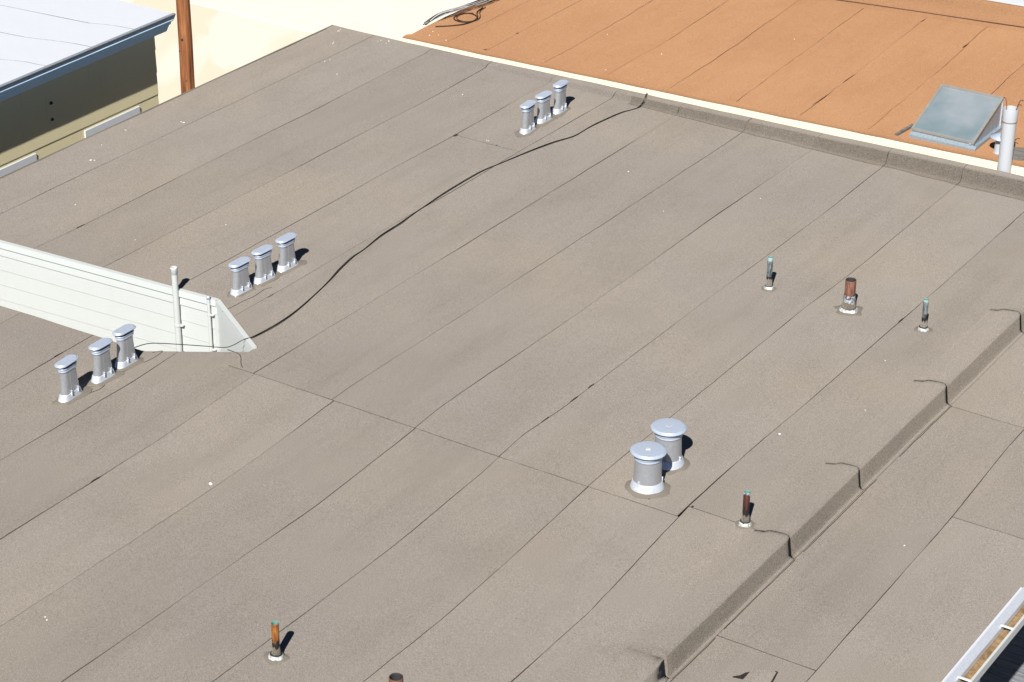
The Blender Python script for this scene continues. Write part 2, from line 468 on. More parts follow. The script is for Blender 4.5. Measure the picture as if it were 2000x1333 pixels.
# outline of the light well on the roof
def well_back(x):
    if x < -14.05: return 16.14 + 0.0735*(x + 14.05)
    return 16.14 - 0.629*(x + 14.05)
def well_front(x):
    if x < -13.95: return 14.90 + 0.036*(x + 13.95)
    return 14.90 + 0.655*(x + 13.95)
YT, YB = 15.125, 23.45
const = lambda c: (lambda x: c)
specs = []
for k in range(0, 4):
    specs.append((UP[k], UP[k + 1], well_back, const(YB), k, k + 1, {}))
    specs.append((LO[k], LO[k + 1], const(8.4), well_front, k + 20, k + 21, {}))
specs.append((UP[4], UP[5], well_back, const(21.18), 4, 5, dict(ucols=[0, 0.3, 0.58, 0.62, 0.8, 1])))
specs.append((UP[4], UP[5], const(21.18), const(YB), 4, 5, {}))
specs.append((LO[4], LO[5], const(8.4), well_front, 24, 25, dict(ucols=[0, 0.3, 0.66, 0.70, 0.85, 1])))
def up5(x): return well_back(x) if x < -13.085 else YT
def lo5(x): return well_front(x) if x < -13.085 else YT
specs.append((UP[5], UP[6], up5, const(YB), 5, 6, dict(ucols=[0, 0.3, 0.55, 0.655, 0.675, 0.8, 1])))
specs.append((LO[5], LO[6], const(8.4), lo5, 25, 26, dict(ucols=[0, 0.3, 0.5, 0.628, 0.645, 0.8, 1])))
for k in range(6, 11):
    specs.append((UP[k], UP[k + 1], const(YT), const(YB), k, k + 1, {}))
    specs.append((LO[k], LO[k + 1], const(8.4), const(YT), k + 20, k + 21, {}))
curb_in = line([(-7.372/K, 7.0), (-7.372/K, 24.0)])
specs.append((UP[11], curb_in, const(15.32), const(YB), 11, 60, {}))
specs.append((LO[11], curb_in, const(8.4), const(15.32), 31, 60, {}))
# lower strip of roof beyond the curb
LX0 = line([(-7.090/K, 7.0), (-7.090/K, 24.0)]); LX1 = line([(-6.165/K, 12.5), (-6.185/K, 14.1), (-6.234/K, 16.7), (-6.30/K, 18.0), (-6.36/K, 24.0)]); LX2 = line([(-5.262/K, 7.0), (-5.262/K, 24.0)])
LX1 = sorted((y/K, x) for y, x in LX1)
for a, b, ys, sd in ((LX0, LX1, (8.4, 13.95, 18.55, 23.45), 70), (LX1, LX2, (8.4, 16.70, 23.45), 71)):
    for y0, y1 in zip(ys[:-1], ys[1:]):
        specs.append((a, b, const(y0), const(y1), sd, sd + 1, {}))

deck_geos = [sheet_geo(a, b, lo, hi, sl, sr, 0.0, False, skirt=False, **kw) for a, b, lo, hi, sl, sr, kw in specs]
# bitumen bed under the curb caps
deck_geos.append(sheet_geo(curb_in, LX0, const(8.4), const(YB), 60, 70, 0.0, False, skirt=False))
roof = obj('roof', merge(*deck_geos), M['bitumen'], house, world_coords=True)
for a, b, lo, hi, sl, sr, kw in specs:
    obj('felt_sheet', sheet_geo(a, b, lo, hi, sl, sr, 0.005, True, **kw), M['grey_granule'], roof, smooth=False)

# curb caps: short lengths of felt dressed over the timber curb
CAP_X = [-7.45, -7.41, -7.36, -7.33, -7.30, -7.24, -7.18, -7.155, -7.142, -7.134, -7.126, -7.122, -7.119, -7.117, -7.113, -7.108, -7.103, -7.100, -7.098, -7.093, -7.088, -7.083, -7.075, -7.062]
def curb_cap(y0, y1, dx=0.0, dz=1.0):
    ys = [y0 + (y1 - y0)*i/24 for i in range(25)]
    v = [curb_pt(x, y, dx, 0, dz) for y in ys for x in CAP_X]
    n = len(CAP_X); f = []
    for i in range(24):
        for j in range(n - 1):
            f.append([i*n + j, i*n + j + 1, (i + 1)*n + j + 1, (i + 1)*n + j])
    for end in (0, 24):                     # folded ends reach down to the felt below
        b0 = len(v)
        for j in range(n):
            x, y, z = v[end*n + j]; v.append((x, y, min(z, -0.165 if CAP_X[j] > -7.2 else -0.10)))
        for j in range(n - 1):
            q = [end*n + j, b0 + j, b0 + j + 1, end*n + j + 1]
            f.append(q if end == 0 else q[::-1])
    return v, f
cuts = [13.21, 15.30, 16.66, 18.55, 20.38, 22.2, 23.2]
for i, (a, b) in enumerate(zip(cuts[:-1], cuts[1:])):
    o = obj('curb_cap', curb_cap(a + 0.003, b - 0.003), M['grey_granule'], roof, smooth=False)
    o.data.materials.append(M['brown_granule_curb_shade'])
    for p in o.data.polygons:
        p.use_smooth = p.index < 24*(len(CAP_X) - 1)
        if p.use_smooth and 11 <= p.index % (len(CAP_X) - 1) <= 19: p.material_index = 1  # darker brown on the outer face paints its shade into the colour
    if i:
        pts = [curb_pt(x, a, 0, -0.0015) for x in CAP_X[3:-1]]
        if i == 1: pts = pts[1:]
        obj('lap_line', tube(pts, 0.0022, 6), M['bitumen'], roof)
o = obj('curb_cap', curb_cap(8.42, 13.206, -0.02, 0.25), M['grey_granule'], roof, smooth=False)
for p in o.data.polygons: p.use_smooth = p.index < 24*(len(CAP_X) - 1)
obj('scupper', box(-7.18, -7.122, 13.09, 13.15, -0.15, -0.06), M['throat'], roof)
# bead of bitumen where the curb felt meets the lower felt
for a, b in ((8.42, 13.9), (14.05, 15.3), (15.45, 16.9), (17.4, 18.55)):
    obj('lap_line', tube([(-7.055 + 0.012*mnoise.noise((y*0.6, 11, 2)) + 0.004*mnoise.noise((y*5, 1, 1)), y, zf(-6.98, y) + 0.008) for y in np.linspace(a, b, 40)], 0.0028, 5), M['bitumen'], roof)

# brown flashing felt up the back upstand
ux = [-13.0, -12.72, -11.80, -10.87, -9.95, -9.02, -8.10, -7.15, -5.3]
ux = [-13.4] + ux[1:]
for a, b in zip(ux[:-1], ux[1:]):
    v, f = [], []
    xs = [a + 0.004 + (b - a - 0.008)*i/8 for i in range(9)]
    prof = [(23.15, 0.0), (23.19, 0.0), (23.225, 0.012), (23.243, 0.03), (23.262, 0.3), (23.280, 0.75), (23.292, 0.97)]
    for x in xs:
        h = 0.165*min(1, max(0.02, (x + 17.0)/8.4)); low = float(np.interp(x, [-7.2, -7.05], [0, -0.15]))
        for y, s in prof:
            yy = y + 0.012*mnoise.noise((x*1.3, 5, 5))
            v.append((x, yy if s > 0.1 else 23.243 - (23.243 - y)*min(1, h/0.16)*(1 + 0.5*mnoise.noise((x*2.2, 3, 3))), (zf(x, 23.1) - 0.0) + 0.011 + s*(h)))
    n = len(prof)
    for i in range(8):
        for j in range(n - 1):
            f.append([i*n + j, (i + 1)*n + j, (i + 1)*n + j + 1, i*n + j + 1])
    obj('upstand_flashing', (v, f), M['brown_granule_curb_shade'], roof, smooth=True)

# tar blobs where laps were repaired
for x, y, r, e in [(-16.46, 16.72, 0.010, 8), (-9.955, 16.42, 0.009, 9), (-9.968, 15.93, 0.008, 8), (-9.96, 16.72, 0.008, 7), (-8.10, 19.65, 0.011, 6), (-14.57, 21.17, 0.022, 2), (-14.58, 14.37, 0.009, 7), (-12.67, 12.79, 0.008, 8), (-14.0, 21.19, 0.008, 2), (-13.69, 16.55, 0.007, 8), (-8.075, 15.33, 0.010, 1.6)]:
    ring = [(x + r*math.cos(q)*(0.7 + 0.5*random.random()), y + r*e*math.sin(q)*(0.7 + 0.5*random.random())) for q in [2*math.pi*i/14 for i in range(14)]]
    obj('tar_spot', loft([[(px, py, zf(px, py)) for px, py in ring], [(px, py, zf(px, py) + 0.0075) for px, py in ring]]), M['bitumen'], roof)
# hairline cracks where flashing aprons end
for pts in ([(-13.87, 15.99), (-13.85, 16.15), (-13.842, 16.30), (-13.82, 16.45), (-13.835, 16.62), (-13.80, 16.70)],
            [(-13.86, 14.92), (-13.80, 15.0), (-13.78, 14.85), (-13.79, 14.72)], [(-13.30, 15.38), (-13.13, 15.36), (-13.0, 15.22), (-12.93, 15.16)],
            [(-13.80, 13.95), (-13.77, 14.06), (-13.79, 14.16)], [(-8.45, 15.22), (-8.47, 15.33)]):
    obj('crack', tube(smooth_path([(x, y, zf(x, y) + 0.004) for x, y in pts], 4), 0.0042, 5), M['bitumen'], roof)

# torn patch of felt on the lower strip
patch = [(-6.60, 13.46), (-6.585, 13.64), (-6.43, 13.735), (-6.39, 13.50)]
obj('torn_patch', loft([[(x, y, zf(x, y) + 0.006) for x, y in patch], [(x + 0.01, y, zf(x, y) + 0.022 + (0.03 if i == 1 else 0)) for i, (x, y) in enumerate(patch)]]), M['grey_granule'], roof)
obj('tar_spot', loft([[(x, y, -0.150 + d) for x, y in [(-6.68, 13.50), (-6.60, 13.52), (-6.565, 13.66), (-6.62, 13.60), (-6.64, 13.54)]] for d in (0.0, 0.012)]), M['bitumen'], roof)
obj('tar_spot', loft([[(x, y, -0.152 + d) for x, y in [(-6.435, 13.75), (-6.415, 13.75), (-6.365, 13.50), (-6.385, 13.50)]] for d in (0.0, 0.014)]), M['bitumen'], roof)

# white droppings scattered over the felt
dg = []
for x, y in [(-12.29, 21.37), (-16.88, 17.14), (-14.16, 21.27), (-17.9, 19.1), (-17.85, 18.6), (-17.51, 19.66), (-11.8, 13.31), (-11.78, 13.33), (-11.52, 10.94), (-6.4, 16.02), (-8.03, 16.92), (-11.4, 20.64), (-10.68, 21.57), (-17.36, 22.31), (-17.33, 22.37), (-17.7, 22.9), (-17.23, 23.3), (-17.1, 23.3), (-17.15, 23.33), (-15.26, 22.33), (-15.17, 17.66), (-15.76, 16.82), (-7.84, 18.78), (-7.6, 17.76), (-17.61, 18.19), (-17.9, 23.3), (-17.95, 23.36), (-6.0, 13.2), (-10.9, 9.8), (-16.95, 22.0)]:
    big = random.choice([0.6, 0.6, 0.8, 1.1])
    for _ in range(random.choice([1, 1, 2])):
        px, py = x + random.uniform(-0.03, 0.03), y + random.uniform(-0.03, 0.03)
        r = random.uniform(0.006, 0.012)*big
        z = zf(px, py) + 0.0055
        dg.append(loft([[(px + r*random.uniform(0.7, 1.3)*math.cos(q), py + 1.3*r*random.uniform(0.7, 1.3)*math.sin(q), z) for q in [2*math.pi*i/8 for i in range(8)]], [(px + 0.6*r*math.cos(q), py + 0.6*r*math.sin(q), z + 0.003) for q in [2*math.pi*i/8 for i in range(8)]]], bottom=False))
tag(obj('droppings', merge(*dg), M['dropping'], roof), kind='stuff')

# outer walls of the house
for nm, bx in (('wall', box(-18.02, -17.9, 8.42, 23.38, -7, -0.03)), ('wall', box(-17.9, -7.05, 23.27, 23.38, -7, -0.03)), ('wall', box(-17.9, -7.05, 8.42, 8.55, -7, -0.03)), ('wall', box(-7.17, -7.05, 8.55, 23.27, -7, -0.17))):
    obj(nm, bx, M['grey_stucco'], house, world_coords=True)
obj('edge_strip', merge(box(-18.135, -18.112, 8.4, 23.45, -0.12, 0.006)), M['sealant'], house, world_coords=True)

# light well walls: trim boards and lapped siding
def wall_strip(p, q, z0, z1, thick, out):
    """a board on the vertical plane through p->q (xy); it stands `out` proud towards the well"""
    p, q = Vector(p), Vector(q); d = (q - p).normalized(); n = Vector((d.y, -d.x))    # towards -y side
    a0, a1 = p + n*out, q + n*out
    b0, b1 = p + n*(out - thick), q + n*(out - thick)
    # bottom edge stands a little further out than the top, like lapped siding
    lap = 0.007
    v = [(a0.x + n.x*lap, a0.y + n.y*lap, z0), (a1.x + n.x*lap, a1.y + n.y*lap, z0), (b1.x, b1.y, z0), (b0.x, b0.y, z0),
         (a0.x, a0.y, z1), (a1.x, a1.y, z1), (b1.x, b1.y, z1), (b0.x, b0.y, z1)]
    return v, box(0, 1, 0, 1, 0, 1)[1]
BL, BR, TIP = (-17.95, 15.854), (-14.055, 16.139), (-13.09, 15.532)
for p, q in ((BL, BR), (BR, TIP)):
    wl_ = obj('light_well_wall', wall_strip(p, q, -6.9, -0.02, 0.10, -0.012), M['well_white'], house, world_coords=True)
    obj('coping_board', wall_strip(p, q, -0.045, 0.022, 0.05, 0.022), M['well_white'], wl_)
    obj('trim_board', wall_strip(p, q, -0.142, -0.047, 0.02, 0.008), M['well_white'], wl_)
    z = -0.144
    while z > -2.2:
        obj('siding_board', wall_strip(p, q, z - 0.178, z - 0.003, 0.02, 0.0), M['well_white'], wl_)
        z -= 0.181
# corner board where the two well walls meet
obj('corner_board', wall_strip((-14.10, 16.134), (-14.045, 16.130), -2.0, -0.146, 0.04, 0.006), M['well_white'], house, world_coords=True)
for p, q in (((-13.12, 15.43), (-13.95, 14.88)), ((-13.95, 14.88), (-17.95, 14.735))):
    obj('light_well_wall', wall_strip(p, q, -6.9, -0.02, 0.08, -0.01), M['well_white'], house, world_coords=True)
obj('light_well_floor', box(-17.9, -13.0, 14.7, 16.3, -6.95, -6.88), M['grey_stucco'], house, world_coords=True)

# eave of the porch roof: fascia, gutter with brackets, post, deck
gut = thing('gutter', 'white metal gutter full of brown litter along the lower roof edge', 'gutter', (-5.2, 16, -0.26))
def gx(geo, name, m, smooth=False, par=None): return obj(name, geo, m, par or gut, smooth, world_coords=(par is None))
ys = [8.4 + (23.45 - 8.4)*i/60 for i in range(61)]
v, f = [], []
for y in ys:
    w = 0.010*mnoise.noise((y*1.3, 2, 2)) + 0.006*mnoise.noise((y*4, 2, 7))
    for x, z in ((-5.275, -0.141), (-5.262, -0.146), (-5.215 + w, -0.176), (-5.213 + w, -0.225)):
        v.append((x, y, z))
for i in range(60):
    for j in range(3): f.append([i*4 + j, i*4 + j + 1, (i + 1)*4 + j + 1, (i + 1)*4 + j])
gx((v, f), 'drip_edge', M['galv_new'])
v, f = [], []
prof = [(-5.262, -0.185), (-5.255, -0.255), (-5.235, -0.275), (-5.155, -0.275), (-5.135, -0.25), (-5.128, -0.165), (-5.112, -0.160), (-5.108, -0.166), (-5.112, -0.25), (-5.15, -0.287), (-5.24, -0.287), (-5.268, -0.26), (-5.270, -0.185)]
for y in (8.4, 23.45):
    for x, z in prof: v.append((x, y, z))
n = len(prof)
for i in range(n):
    j = (i + 1) % n; f.append([i, j, n + j, n + i])
f += [list(range(n)), [n + i for i in range(n)][::-1]]
gx((v, f), 'trough', M['gutter_white'])
v, f = [], []
for y in ys:
    for x in (-5.253, -5.21, -5.17, -5.138):
        v.append((x, y, -0.232 + 0.018*mnoise.noise((x*14, y*3, 1))))
for i in range(60):
    for j in range(3): f.append([i*4 + j, i*4 + j + 1, (i + 1)*4 + j + 1, (i + 1)*4 + j])
tag(gx((v, f), 'litter', M['litter'], True), kind='stuff')
for y in (9.4, 10.25, 11.1, 11.95, 12.8, 13.66, 14.51, 15.37, 16.22, 17.1, 18.0, 19.0):
    gx(bevel_box(-5.225, -5.112, y - 0.011, y + 0.011, -0.168, -0.156, 0.002), 'bracket', M['gutter_white'])
obj('fascia', box(-5.30, -5.276, 8.4, 23.45, -0.36, -0.152), M['trim_white'], house, world_coords=True)
obj('soffit', box(-7.04, -5.30, 8.4, 23.45, -0.36, -0.33), M['grey_stucco'], house, world_coords=True)
for y in (10.4, 15.2, 20.0):
    obj('porch_post', bevel_box(-5.40, -5.30, y - 0.05, y + 0.05, -2.3, -0.361, 0.006), M['trim_white'], house, world_coords=True)
dk = thing('deck', 'grey plank deck below the gutter at lower right', 'deck', (-5.2, 16, -7.0))
sub = obj('deck_frame', box(-7.0, -3.2, 9.0, 23.0, -2.55, -2.345), M['dark_box'], dk, world_coords=True)
k = 0; y = 9.0
plank = None
while y < 23.0:
    o = obj('plank', bevel_box(-7.0, -3.2, 0, 0.135, -2.345, -2.31, 0.004), M['deck'], sub) if plank is None else plank.copy()
    if plank is None: plank = o
    else: o.parent = sub; col.objects.link(o)
    o.location = (0, y, random.uniform(0, 0.003)); y += 0.142

for x0 in (-6.9, -3.3):
    for y0 in (9.1, 16.0, 22.8):
        obj('deck_post', box(x0, x0 + 0.1, y0, y0 + 0.1, -7, -2.55), M['grey_wood'], dk, world_coords=True)

# ------------------------------------------------------------------ oval flue vents
def oval_vent(x, y, label, h=0.375, rz=0.0, bright=False, seed=0):
    t_ = thing('oval_flue_vent', label, 'vent', (x, y, zf(x, y) + 0.004), 'oval galvanised flue vents in rows of three', rz)
    s = h/0.375
    obj('flue_body', loft([stad(0.068, 0.047, 0.05*s), stad(0.060, 0.045, 0.15*s), stad(0.050, 0.043, 0.295*s)], False, False), M['galv'], t_, True)
    seam = obj('flue_seam', tube([(0.0465, -0.02, 0.075*s), (0.0435, -0.018, 0.285*s)], 0.002, 5), M['galv'], t_)
    obj('collar', loft([stad(0.050, 0.043, 0.283*s), stad(0.057, 0.048, 0.290*s), stad(0.059, 0.050, 0.302*s), stad(0.056, 0.047, 0.306*s), stad(0.058, 0.049, 0.312*s), stad(0.062, 0.053, 0.326*s), stad(0.061, 0.052, 0.331*s), stad(0.045, 0.038, 0.331*s)], False, False), M['galv_cap'], t_, True)
    obj('throat', loft([stad(0.052, 0.043, 0.322*s), stad(0.052, 0.043, 0.358*s)], False, False), M['throat'], t_, True)
    cap = obj('cap', loft([stad(0.050, 0.042, 0.354*s), stad(0.074, 0.059, 0.3545*s), stad(0.0775, 0.0625, 0.356*s), stad(0.078, 0.063, 0.360*s), stad(0.0765, 0.0615, 0.3655*s), stad(0.0760, 0.0610, 0.3660*s), stad(0.069, 0.054, 0.3685*s), stad(0.0688, 0.0538, 0.3687*s), stad(0.068, 0.053, 0.3745*s), stad(0.0675, 0.0525, 0.375*s), stad(0.064, 0.049, 0.3754*s)]), M['galv_cap'], t_, False)
    for p in cap.data.polygons: p.use_smooth = len(p.vertices) == 4
    fl = obj('base_flashing', loft([stad(0.088, 0.066, 0.0, wob=0.12, seed=seed), stad(0.084, 0.060, 0.012*s, wob=0.06, seed=seed), stad(0.073, 0.051, 0.062*s), stad(0.070, 0.049, 0.070*s), stad(0.068, 0.047, 0.071*s)], False, False), M['galv_new'], t_, True)
    for yy, dz in ((-0.035, 0.0), (0.06, 0.004)):
        q = bevel_box(0.048, 0.062, yy - 0.005, yy + 0.005, 0.045*s, 0.098*s + dz, 0.002)
        ob = obj('clamp_tab', q, M['galv_new'], t_)
        obj('screw', loft([circ(0.005, 0.0, 8), circ(0.004, 0.006, 8)]), M['throat'], ob).matrix_local = Matrix.Translation((0.061, yy, 0.06*s)) @ Matrix.Rotation(R(90), 4, 'Y')
    ring = [stad(0.125, 0.098, 0.001, wob=0.5, seed=seed + 4), stad(0.105, 0.080, 0.006, wob=0.3, seed=seed + 4), stad(0.082, 0.060, 0.014)]
    obj('sealant', loft(ring, False, True), M['sealant'], t_, True)
    return t_
names = [('first', 'nearest'), ('middle', 'middle'), ('last', 'farthest')]
row_txt = {'A': 'in front of the white light well wall', 'B': 'behind the tip of the light well', 'C': 'near the cream edge and orange roof'}
OV = {'A': [(-13.895, 13.80, 0.392), (-13.895, 14.25, 0.380), (-13.91, 14.60, 0.378)],
      'B': [(-14.0, 16.455, 0.348), (-13.975, 16.80, 0.355), (-13.96, 17.165, 0.357)],
      'C': [(-13.94, 21.77, 0.356), (-13.955, 22.15, 0.350), (-13.96, 22.515, 0.372)]}
pos_txt = ['leftmost oval galvanised flue vent of the three ', 'middle oval galvanised flue vent of the three ', 'rightmost oval galvanised flue vent of the three ']
sd = 1
for r_ in 'ABC':
    for i, (x, y, h) in enumerate(OV[r_]):
        oval_vent(x, y, pos_txt[i] + row_txt[r_], h, R(random.uniform(-3, 3)), seed=sd).rotation_euler = (R(random.uniform(-1.2, 1.2)), R(random.uniform(-1.2, 1.2)), R(random.uniform(-5, 5))); sd += 1

# ------------------------------------------------------------------ round vents
def round_vent(x, y, label, h, turn_label, seed):
    t_ = thing('round_flue_vent', label, 'vent', (x, y, zf(x, y) + 0.004), 'pair of round galvanised vents', turn_label)
    s = h/0.39
    obj('flue_body', loft([circ(0.127, 0.06*s, 40), circ(0.122, 0.18*s, 40), circ(0.117, 0.30*s, 40)], False, False), M['galv'], t_, True)
    obj('flue_seam', tube([(0.122*math.cos(2.2), 0.122*math.sin(2.2), 0.09*s), (0.117*math.cos(2.2), 0.117*math.sin(2.2), 0.29*s)], 0.003, 5), M['galv'], t_)
    obj('collar', loft([circ(0.116, 0.290*s, 40), circ(0.124, 0.295*s, 40), circ(0.127, 0.305*s, 40), circ(0.123, 0.309*s, 40), circ(0.129, 0.323*s, 40), circ(0.136, 0.336*s, 40), circ(0.132, 0.340*s, 40), circ(0.10, 0.340*s, 40)], False, False), M['galv_cap'], t_, True)
    obj('throat', loft([circ(0.118, 0.330*s, 32), circ(0.118, 0.368*s, 32)], False, False), M['throat'], t_, True)
    cap = obj('cap', loft([circ(0.115, 0.362*s, 48), circ(0.154, 0.360*s, 48), circ(0.161, 0.3615*s, 48), circ(0.162, 0.366*s, 48), circ(0.1605, 0.3715*s, 48), circ(0.160, 0.3722*s, 48), circ(0.143, 0.3775*s, 48), circ(0.1425, 0.3777*s, 48), circ(0.142, 0.3820*s, 48), circ(0.1415, 0.3824*s, 48), circ(0.138, 0.3828*s, 48), circ(0.06, 0.3845*s, 48)]), M['galv_cap'], t_)
    for p in cap.data.polygons: p.use_smooth = len(p.vertices) == 4
    st = obj('stamped_plate', bevel_box(-0.021, 0.021, -0.019, 0.019, 0.3840*s, 0.3880*s, 0.0015), M['galv_new'], cap)
    for k_ in (-0.010, 0.0, 0.010):
        obj('stamped_line', box(-0.014, 0.014, k_ - 0.0022, k_ + 0.0022, 0.3875*s, 0.3893*s), M['galv'], cap)
    fl = obj('base_flashing', loft([circ(0.158, 0.0, 44, wob=0.05, seed=seed), circ(0.154, 0.008, 44, wob=0.03, seed=seed), circ(0.132, 0.078*s, 44), circ(0.127, 0.082*s, 44)], False, False), M['galv_new'], t_, True)
    for a in (-2.05, 0.2):
        obj('clamp_tab', [(Matrix.Rotation(a, 3, 'Z') @ Vector(p)) for p in bevel_box(0.122, 0.136, -0.007, 0.007, 0.06*s, 0.108*s, 0.002)[0]] and ([Matrix.Rotation(a, 3, 'Z') @ Vector(p) for p in bevel_box(0.122, 0.136, -0.007, 0.007, 0.06*s, 0.108*s, 0.002)[0]], bevel_box(0, 1, 0, 1, 0, 1)[1]), M['galv_new'], t_)
    obj('sealant', loft([circ(0.205, 0.001, 44, wob=0.25, seed=seed + 2), circ(0.180, 0.007, 44, wob=0.15, seed=seed + 2), circ(0.150, 0.016, 44)], False, True), M['sealant'], t_, True)
round_vent(-8.57, 15.40, 'front round galvanised vent, the nearer of the overlapping pair', 0.392, R(20), 31)
round_vent(-8.63, 15.86, 'rear round galvanised vent partly hidden behind the other one', 0.392, R(-12), 37)

# ------------------------------------------------------------------ old plumbing vent pipes
def vent_pipe(x, y, h, r, label, mat, inner, wrap=True, boot_r=2.0, tilt=0.0, seed=0, torn=False):
    t_ = thing('plumbing_vent_pipe', label, 'pipe', (x, y, zf(x, y) + 0.004), 'old plumbing vent pipes on the grey roof')
    t_.rotation_euler = (tilt, 0, 0)
    s = h/0.35
    pr = [circ(r, 0.02, 24), circ(r, 0.18*s, 24), circ(r, h - 0.004, 24, wob=0.02, seed=seed), circ(r*0.97, h, 24, wob=0.02, seed=seed), circ(r*0.86, h, 24), circ(r*0.84, h - 0.12, 24)]
    p_ = obj('pipe', loft(pr, False, True), mat, t_, True)
    obj('pipe_lining', loft([circ(r*0.835, h - 0.13, 24), circ(r*0.853, h - 0.012, 24), circ(r*0.86, h + 0.001, 24), circ(r*0.93, h + 0.0025, 24)], False, False), inner, t_, True)
    # felt wrap at the foot
    zt = 0.115*s
    v, f = [], []
    n = 28
    for ring_, (rr, z) in enumerate(((1.30, 0.03), (1.22, 0.06), (1.10, 0.10*s), (1.02, zt))):
        for i in range(n):
            a = 2*math.pi*i/n
            jag = (0.035*mnoise.noise((math.cos(a)*2 + seed, math.sin(a)*2, seed)) if ring_ == 3 else 0)
            k_ = rr*(1 + 0.10*mnoise.noise((math.cos(a)*2.5, math.sin(a)*2.5 + seed, z*40)))
            v.append((r*k_*math.cos(a), r*k_*math.sin(a), z + jag))
    for k_ in range(3):
        for i in range(n):
            j = (i + 1) % n; f.append([k_*n + i, k_*n + j, (k_ + 1)*n + j, (k_ + 1)*n + i])
    obj('felt_wrap', (v, f), M['brown_granule_curb_shade'] if seed % 2 else M['grey_granule'], t_, True)
    if torn:
        obj('lead_sleeve', loft([circ(r*1.06, 0.09*s, 28, wob=0.06, seed=seed), circ(r*1.10, 0.13*s, 28, wob=0.10, seed=seed + 1), circ(r*1.05, 0.185*s, 28, wob=0.05, seed=seed + 2)], False, False), M['torn_lead'], t_, True)
    br = r*boot_r
    obj('tar_line', loft([circ(br*0.86, 0.026, 24, wob=0.05, seed=seed + 1), circ(br*0.80, 0.042, 24, wob=0.08, seed=seed + 1), circ(r*1.2, 0.045, 24)], False, False), M['bitumen'], t_, True)
    obj('lead_boot', loft([circ(br*1.08, 0.0, 28, wob=0.14, seed=seed + 3), circ(br*1.05, 0.014, 28, wob=0.10, seed=seed + 3), circ(br*0.92, 0.028, 28, wob=0.10, seed=seed + 3), circ(br*0.83, 0.036, 28, wob=0.06, seed=seed + 3)], False, False), M['lead'], t_, True)
    obj('sealant', loft([circ(br*1.55, 0.001, 28, wob=0.4, seed=seed + 5), circ(br*1.25, 0.006, 28, wob=0.25, seed=seed + 5), circ(br*0.9, 0.012, 28)], False, True), M['sealant'], t_, True)
    return t_
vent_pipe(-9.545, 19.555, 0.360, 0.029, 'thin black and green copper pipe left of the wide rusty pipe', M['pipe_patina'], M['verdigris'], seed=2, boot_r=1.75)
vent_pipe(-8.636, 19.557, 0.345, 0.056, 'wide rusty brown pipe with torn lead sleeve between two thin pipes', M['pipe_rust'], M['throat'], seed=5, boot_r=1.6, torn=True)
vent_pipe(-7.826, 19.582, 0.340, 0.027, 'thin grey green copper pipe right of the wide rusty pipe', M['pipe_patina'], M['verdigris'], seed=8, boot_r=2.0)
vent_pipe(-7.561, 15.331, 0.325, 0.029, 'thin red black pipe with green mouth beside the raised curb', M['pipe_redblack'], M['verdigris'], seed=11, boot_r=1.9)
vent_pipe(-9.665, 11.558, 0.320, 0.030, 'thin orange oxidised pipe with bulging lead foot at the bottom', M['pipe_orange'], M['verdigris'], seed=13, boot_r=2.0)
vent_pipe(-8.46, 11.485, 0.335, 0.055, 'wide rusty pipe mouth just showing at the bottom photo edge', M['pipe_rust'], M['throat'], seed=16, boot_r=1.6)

# ------------------------------------------------------------------ white pipes in the light well
def well_pipe(x, y, ztop, r, label, bulge, clamps):
    t_ = thing('white_vent_pipe', label, 'pipe', (x, y, -6.8), 'white pipes on the light well wall')
    L = ztop + 6.8
    rings = [circ(r, 0, 20), circ(r, L - 0.09, 20), circ(r, L - 0.07, 20)]
    rings += [circ(r*1.12, L - 0.066, 20), circ(r*1.12, L - 0.02, 20), circ(r*1.2, L - 0.012, 20, wob=0.25, seed=3), circ(r*1.0, L, 20, wob=0.3, seed=5), circ(r*0.8, L - 0.01, 20)] if bulge else [circ(r, L - 0.002, 20), circ(r, L, 20), circ(r*0.8, L, 20)]
    obj('pipe', loft(rings, False, True), M['well_white'], t_, True)
    if not bulge:
        obj('pipe_cap', loft([circ(r*1.08, L - 0.03, 20), circ(r*1.08, L + 0.002, 20), circ(r*0.7, L + 0.004, 20)]), M['galv_cap'], t_, True)
    for zc in clamps:
        c_b = obj('clamp', loft([circ(r*1.18, zc + 6.8 - 0.011, 20), circ(r*1.18, zc + 6.8 + 0.011, 20)], True, True), M['well_white'], t_)
        obj('clamp_bolt', merge(box(r*1.0, r*1.0 + 0.035, -0.006, 0.03, zc + 6.8 - 0.006, zc + 6.8 + 0.006)), M['well_white'], c_b)
well_pipe(-14.545, 16.062, 0.290, 0.032, 'taller white vent pipe standing against the light well wall', True, [-0.37, -1.4])
well_pipe(-14.135, 16.092, 0.058, 0.017, 'shorter thin white pipe near the light well corner', False, [-0.15, -0.55])

# ------------------------------------------------------------------ black cable across the roof
cb = thing('cable', 'long black cable snaking from the light well to the cream edge', 'cable', (-13.4, 19, 0))
pts = [(-14.06, 14.80, 0.012), (-14.03, 14.88, 0.03), (-13.96, 15.02, 0.03), (-13.80, 15.22, -0.02), (-13.58, 15.40, -0.055), (-13.40, 15.50, -0.055), (-13.27, 15.60, 0.025)]
road = [(-13.25, 15.74), (-13.23, 16.11), (-13.27, 16.53), (-13.38, 17.1), (-13.46, 17.42), (-13.53, 17.74), (-13.55, 17.97), (-13.61, 18.35), (-13.63, 18.71), (-13.65, 18.94), (-13.68, 19.37), (-13.70, 19.8), (-13.70, 20.41), (-13.64, 20.81), (-13.57, 21.25), (-13.49, 21.63), (-13.39, 21.93), (-13.38, 22.25), (-13.35, 22.55), (-13.30, 22.9), (-13.225, 23.12)]
pts += [(x, y, zf(x, y) + 0.016) for x, y in road] + [(-13.215, 23.24, 0.05), (-13.23, 23.33, 0.09), (-13.27, 23.42, 0.095), (-13.30, 23.52, 0.05), (-13.31, 23.6, -0.10)]
